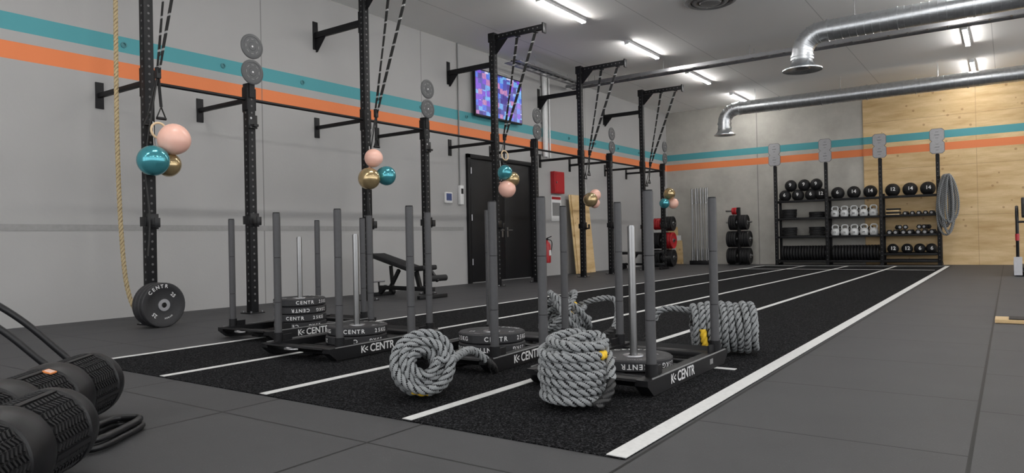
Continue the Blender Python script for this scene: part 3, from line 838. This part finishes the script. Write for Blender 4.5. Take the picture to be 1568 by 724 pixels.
# hanging battle rope at right rack post
o = B('hanging_battle_rope'); x0 = SX[3] + .14
o.cyl((x0 - .1, YR - .06, 2.1), (x0 - .1, YR - .30, 2.13), .018, BLACK, 10); o.cyl((SX[3] + .04, YR - .06, 2.1), (x0 - .1, YR - .06, 2.1), .018, BLACK, 10)
P = []
for t in range(8):
    h = .62 + .09 * math.sin(t * 1.7); w = .105 + .055 * math.sin(t * 2.4)
    for k in range(36):
        a = 2 * math.pi * (k / 36) + math.pi / 2
        P.append(V((x0 + .04 + .015 * t - .05 + w * math.cos(a) * (1.2 - .3 * math.sin(a)), YR - .10 - t * .02 + .01 * math.sin(a), 2.15 - h + h * math.sin(a))))
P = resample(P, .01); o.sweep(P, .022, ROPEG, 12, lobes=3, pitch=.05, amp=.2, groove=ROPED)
o.done(ang=80)

# barbells in holder
o = B('standing_barbells'); 
o.box((-7.35, 19.9, .06), (.55, .3, .12), BLACK, bev=.01)
for i in range(8):
    x = -7.56 + (i % 4) * .14; y = 19.83 + (i // 4) * .14; tp = V((x + random.uniform(-.02, .02), y + .01, 2.22 + random.uniform(-.03, .03)))
    bt = V((x, y, .03)); o.cyl(bt, tp, .014, CHROME, 10); o.cyl(bt, bt.lerp(tp, .19), .025, CHROME, 14); o.cyl(bt.lerp(tp, .81), tp, .025, CHROME, 14); o.cyl(bt.lerp(tp, .795), bt.lerp(tp, .81), .036, CHROME, 14)
o.done()

def tree(x, y, spec, h=1.6):
    o = B('weight_plate_tree')
    o.box((x, y, h / 2), (.08, .08, h), BLACK, bev=.005); o.box((x, y, .03), (.55, .08, .06), BLACK); o.box((x, y, .03), (.08, .5, .06), BLACK)
    for s_ in (-.24, .24): o.cyl((x + s_, y - .2, .0), (x + s_, y - .2, .02), .03, BLACK2, 10)
    for z, R, n, m, sd in spec:
        o.cyl((x, y, z), (x + sd * .36, y, z + .01), .024, CHROME, 12)
        for k in range(n):
            plate_geo(o, axis_m((x + sd * (.08 + k * .066), y, z), (sd, 0, 0)), R=R, w=.06, letters=False, mat=m)
    return o.done()
tree(-6.15, 19.7, [(.25, .225, 4, BLACK2, 1), (.25, .225, 4, BLACK2, -1), (.72, .225, 4, BLACK2, 1), (.72, .225, 4, BLACK2, -1), (1.18, .21, 3, BLACK2, 1), (1.18, .21, 3, BLACK2, -1), (1.5, .1, 2, RED, -1)])
tree(-7.8, 18.3, [(.25, .225, 4, BLACK2, 1), (.25, .225, 4, BLACK2, -1), (.72, .225, 4, RED, 1), (.72, .225, 4, BLACK2, -1), (1.18, .2, 4, BLACK2, 1), (1.18, .16, 3, RED, -1)])

# ------------------------------------------------------------------ right side objects
o = B('treadmill'); SIL = simple('silver_plastic', (.45, .45, .47), .35, .3)
x0, x1, ya, yb = .05, .9, 15.1, 17.0
for x in (x0, x1 - .12): o.prism([(ya, .02), (yb, .02), (yb, .2), (ya + 1.2, .16), (ya + .25, .30), (ya, .34)], 'x', x, x + .12, SIL)
o.box(((x0 + x1) / 2, (ya + yb) / 2, .12), (x1 - x0 - .22, yb - ya - .1, .06), BLACK2, bev=.01)
for x in (x0 + .06, x1 - .06):
    o.sweep(smooth_path([(x, ya + .15, .3), (x, ya + .1, .8), (x, ya + .16, 1.15), (x, ya + .4, 1.22), (x, ya + .65, 1.12), (x, ya + .62, 1.0)], .04), .025, PLAST, 10)
    o.cyl((x, ya + .09, .62), (x, ya + .1, .74), .032, RED, 12)
o.box(((x0 + x1) / 2, ya + .15, 1.2), (.6, .12, .35), PLAST, (-.3, 0, 0), bev=.02); o.box(((x0 + x1) / 2, ya + .215, 1.21), (.4, .01, .22), GLASSD, (-.3, 0, 0))
o.cyl((x0 + .06, ya + .1, .95), (x1 - .06, ya + .1, .95), .02, PLAST, 10)
for x in (x0 + .06, x1 - .06):
    for y in (ya + .1, yb - .1): o.cyl((x, y, 0), (x, y, .03), .03, BLACK2, 10)
o.done()
o = B('deadlift_platform'); o.box((.93, 7.55, .018), (2.1, .3, .03), PLYS, bev=.003); o.box((.93, 7.55, .037), (1.9, .24, .008), BLACK2)
o.done()

# ------------------------------------------------------------------ world + camera
w = bpy.data.worlds.new('world'); sc.world = w; w.use_nodes = True
w.node_tree.nodes['Background'].inputs[0].default_value = (.97, .98, 1, 1); w.node_tree.nodes['Background'].inputs[1].default_value = 3.1
cam = bpy.data.cameras.new('camera'); co = bpy.data.objects.new('camera', cam); sc.collection.objects.link(co)
cam.sensor_width = 36; cam.lens = 24.82; cam.clip_start = .05; cam.clip_end = 100
f = V((-.5760, .8173, .0061)).normalized(); u = V((.02025, .0068, .9998)); u = (u - f * u.dot(f)).normalized(); r = f.cross(u)
m = Matrix((r, u, -f)).transposed().to_4x4(); m.translation = (0, 0, .8); co.matrix_world = m
sc.camera = co
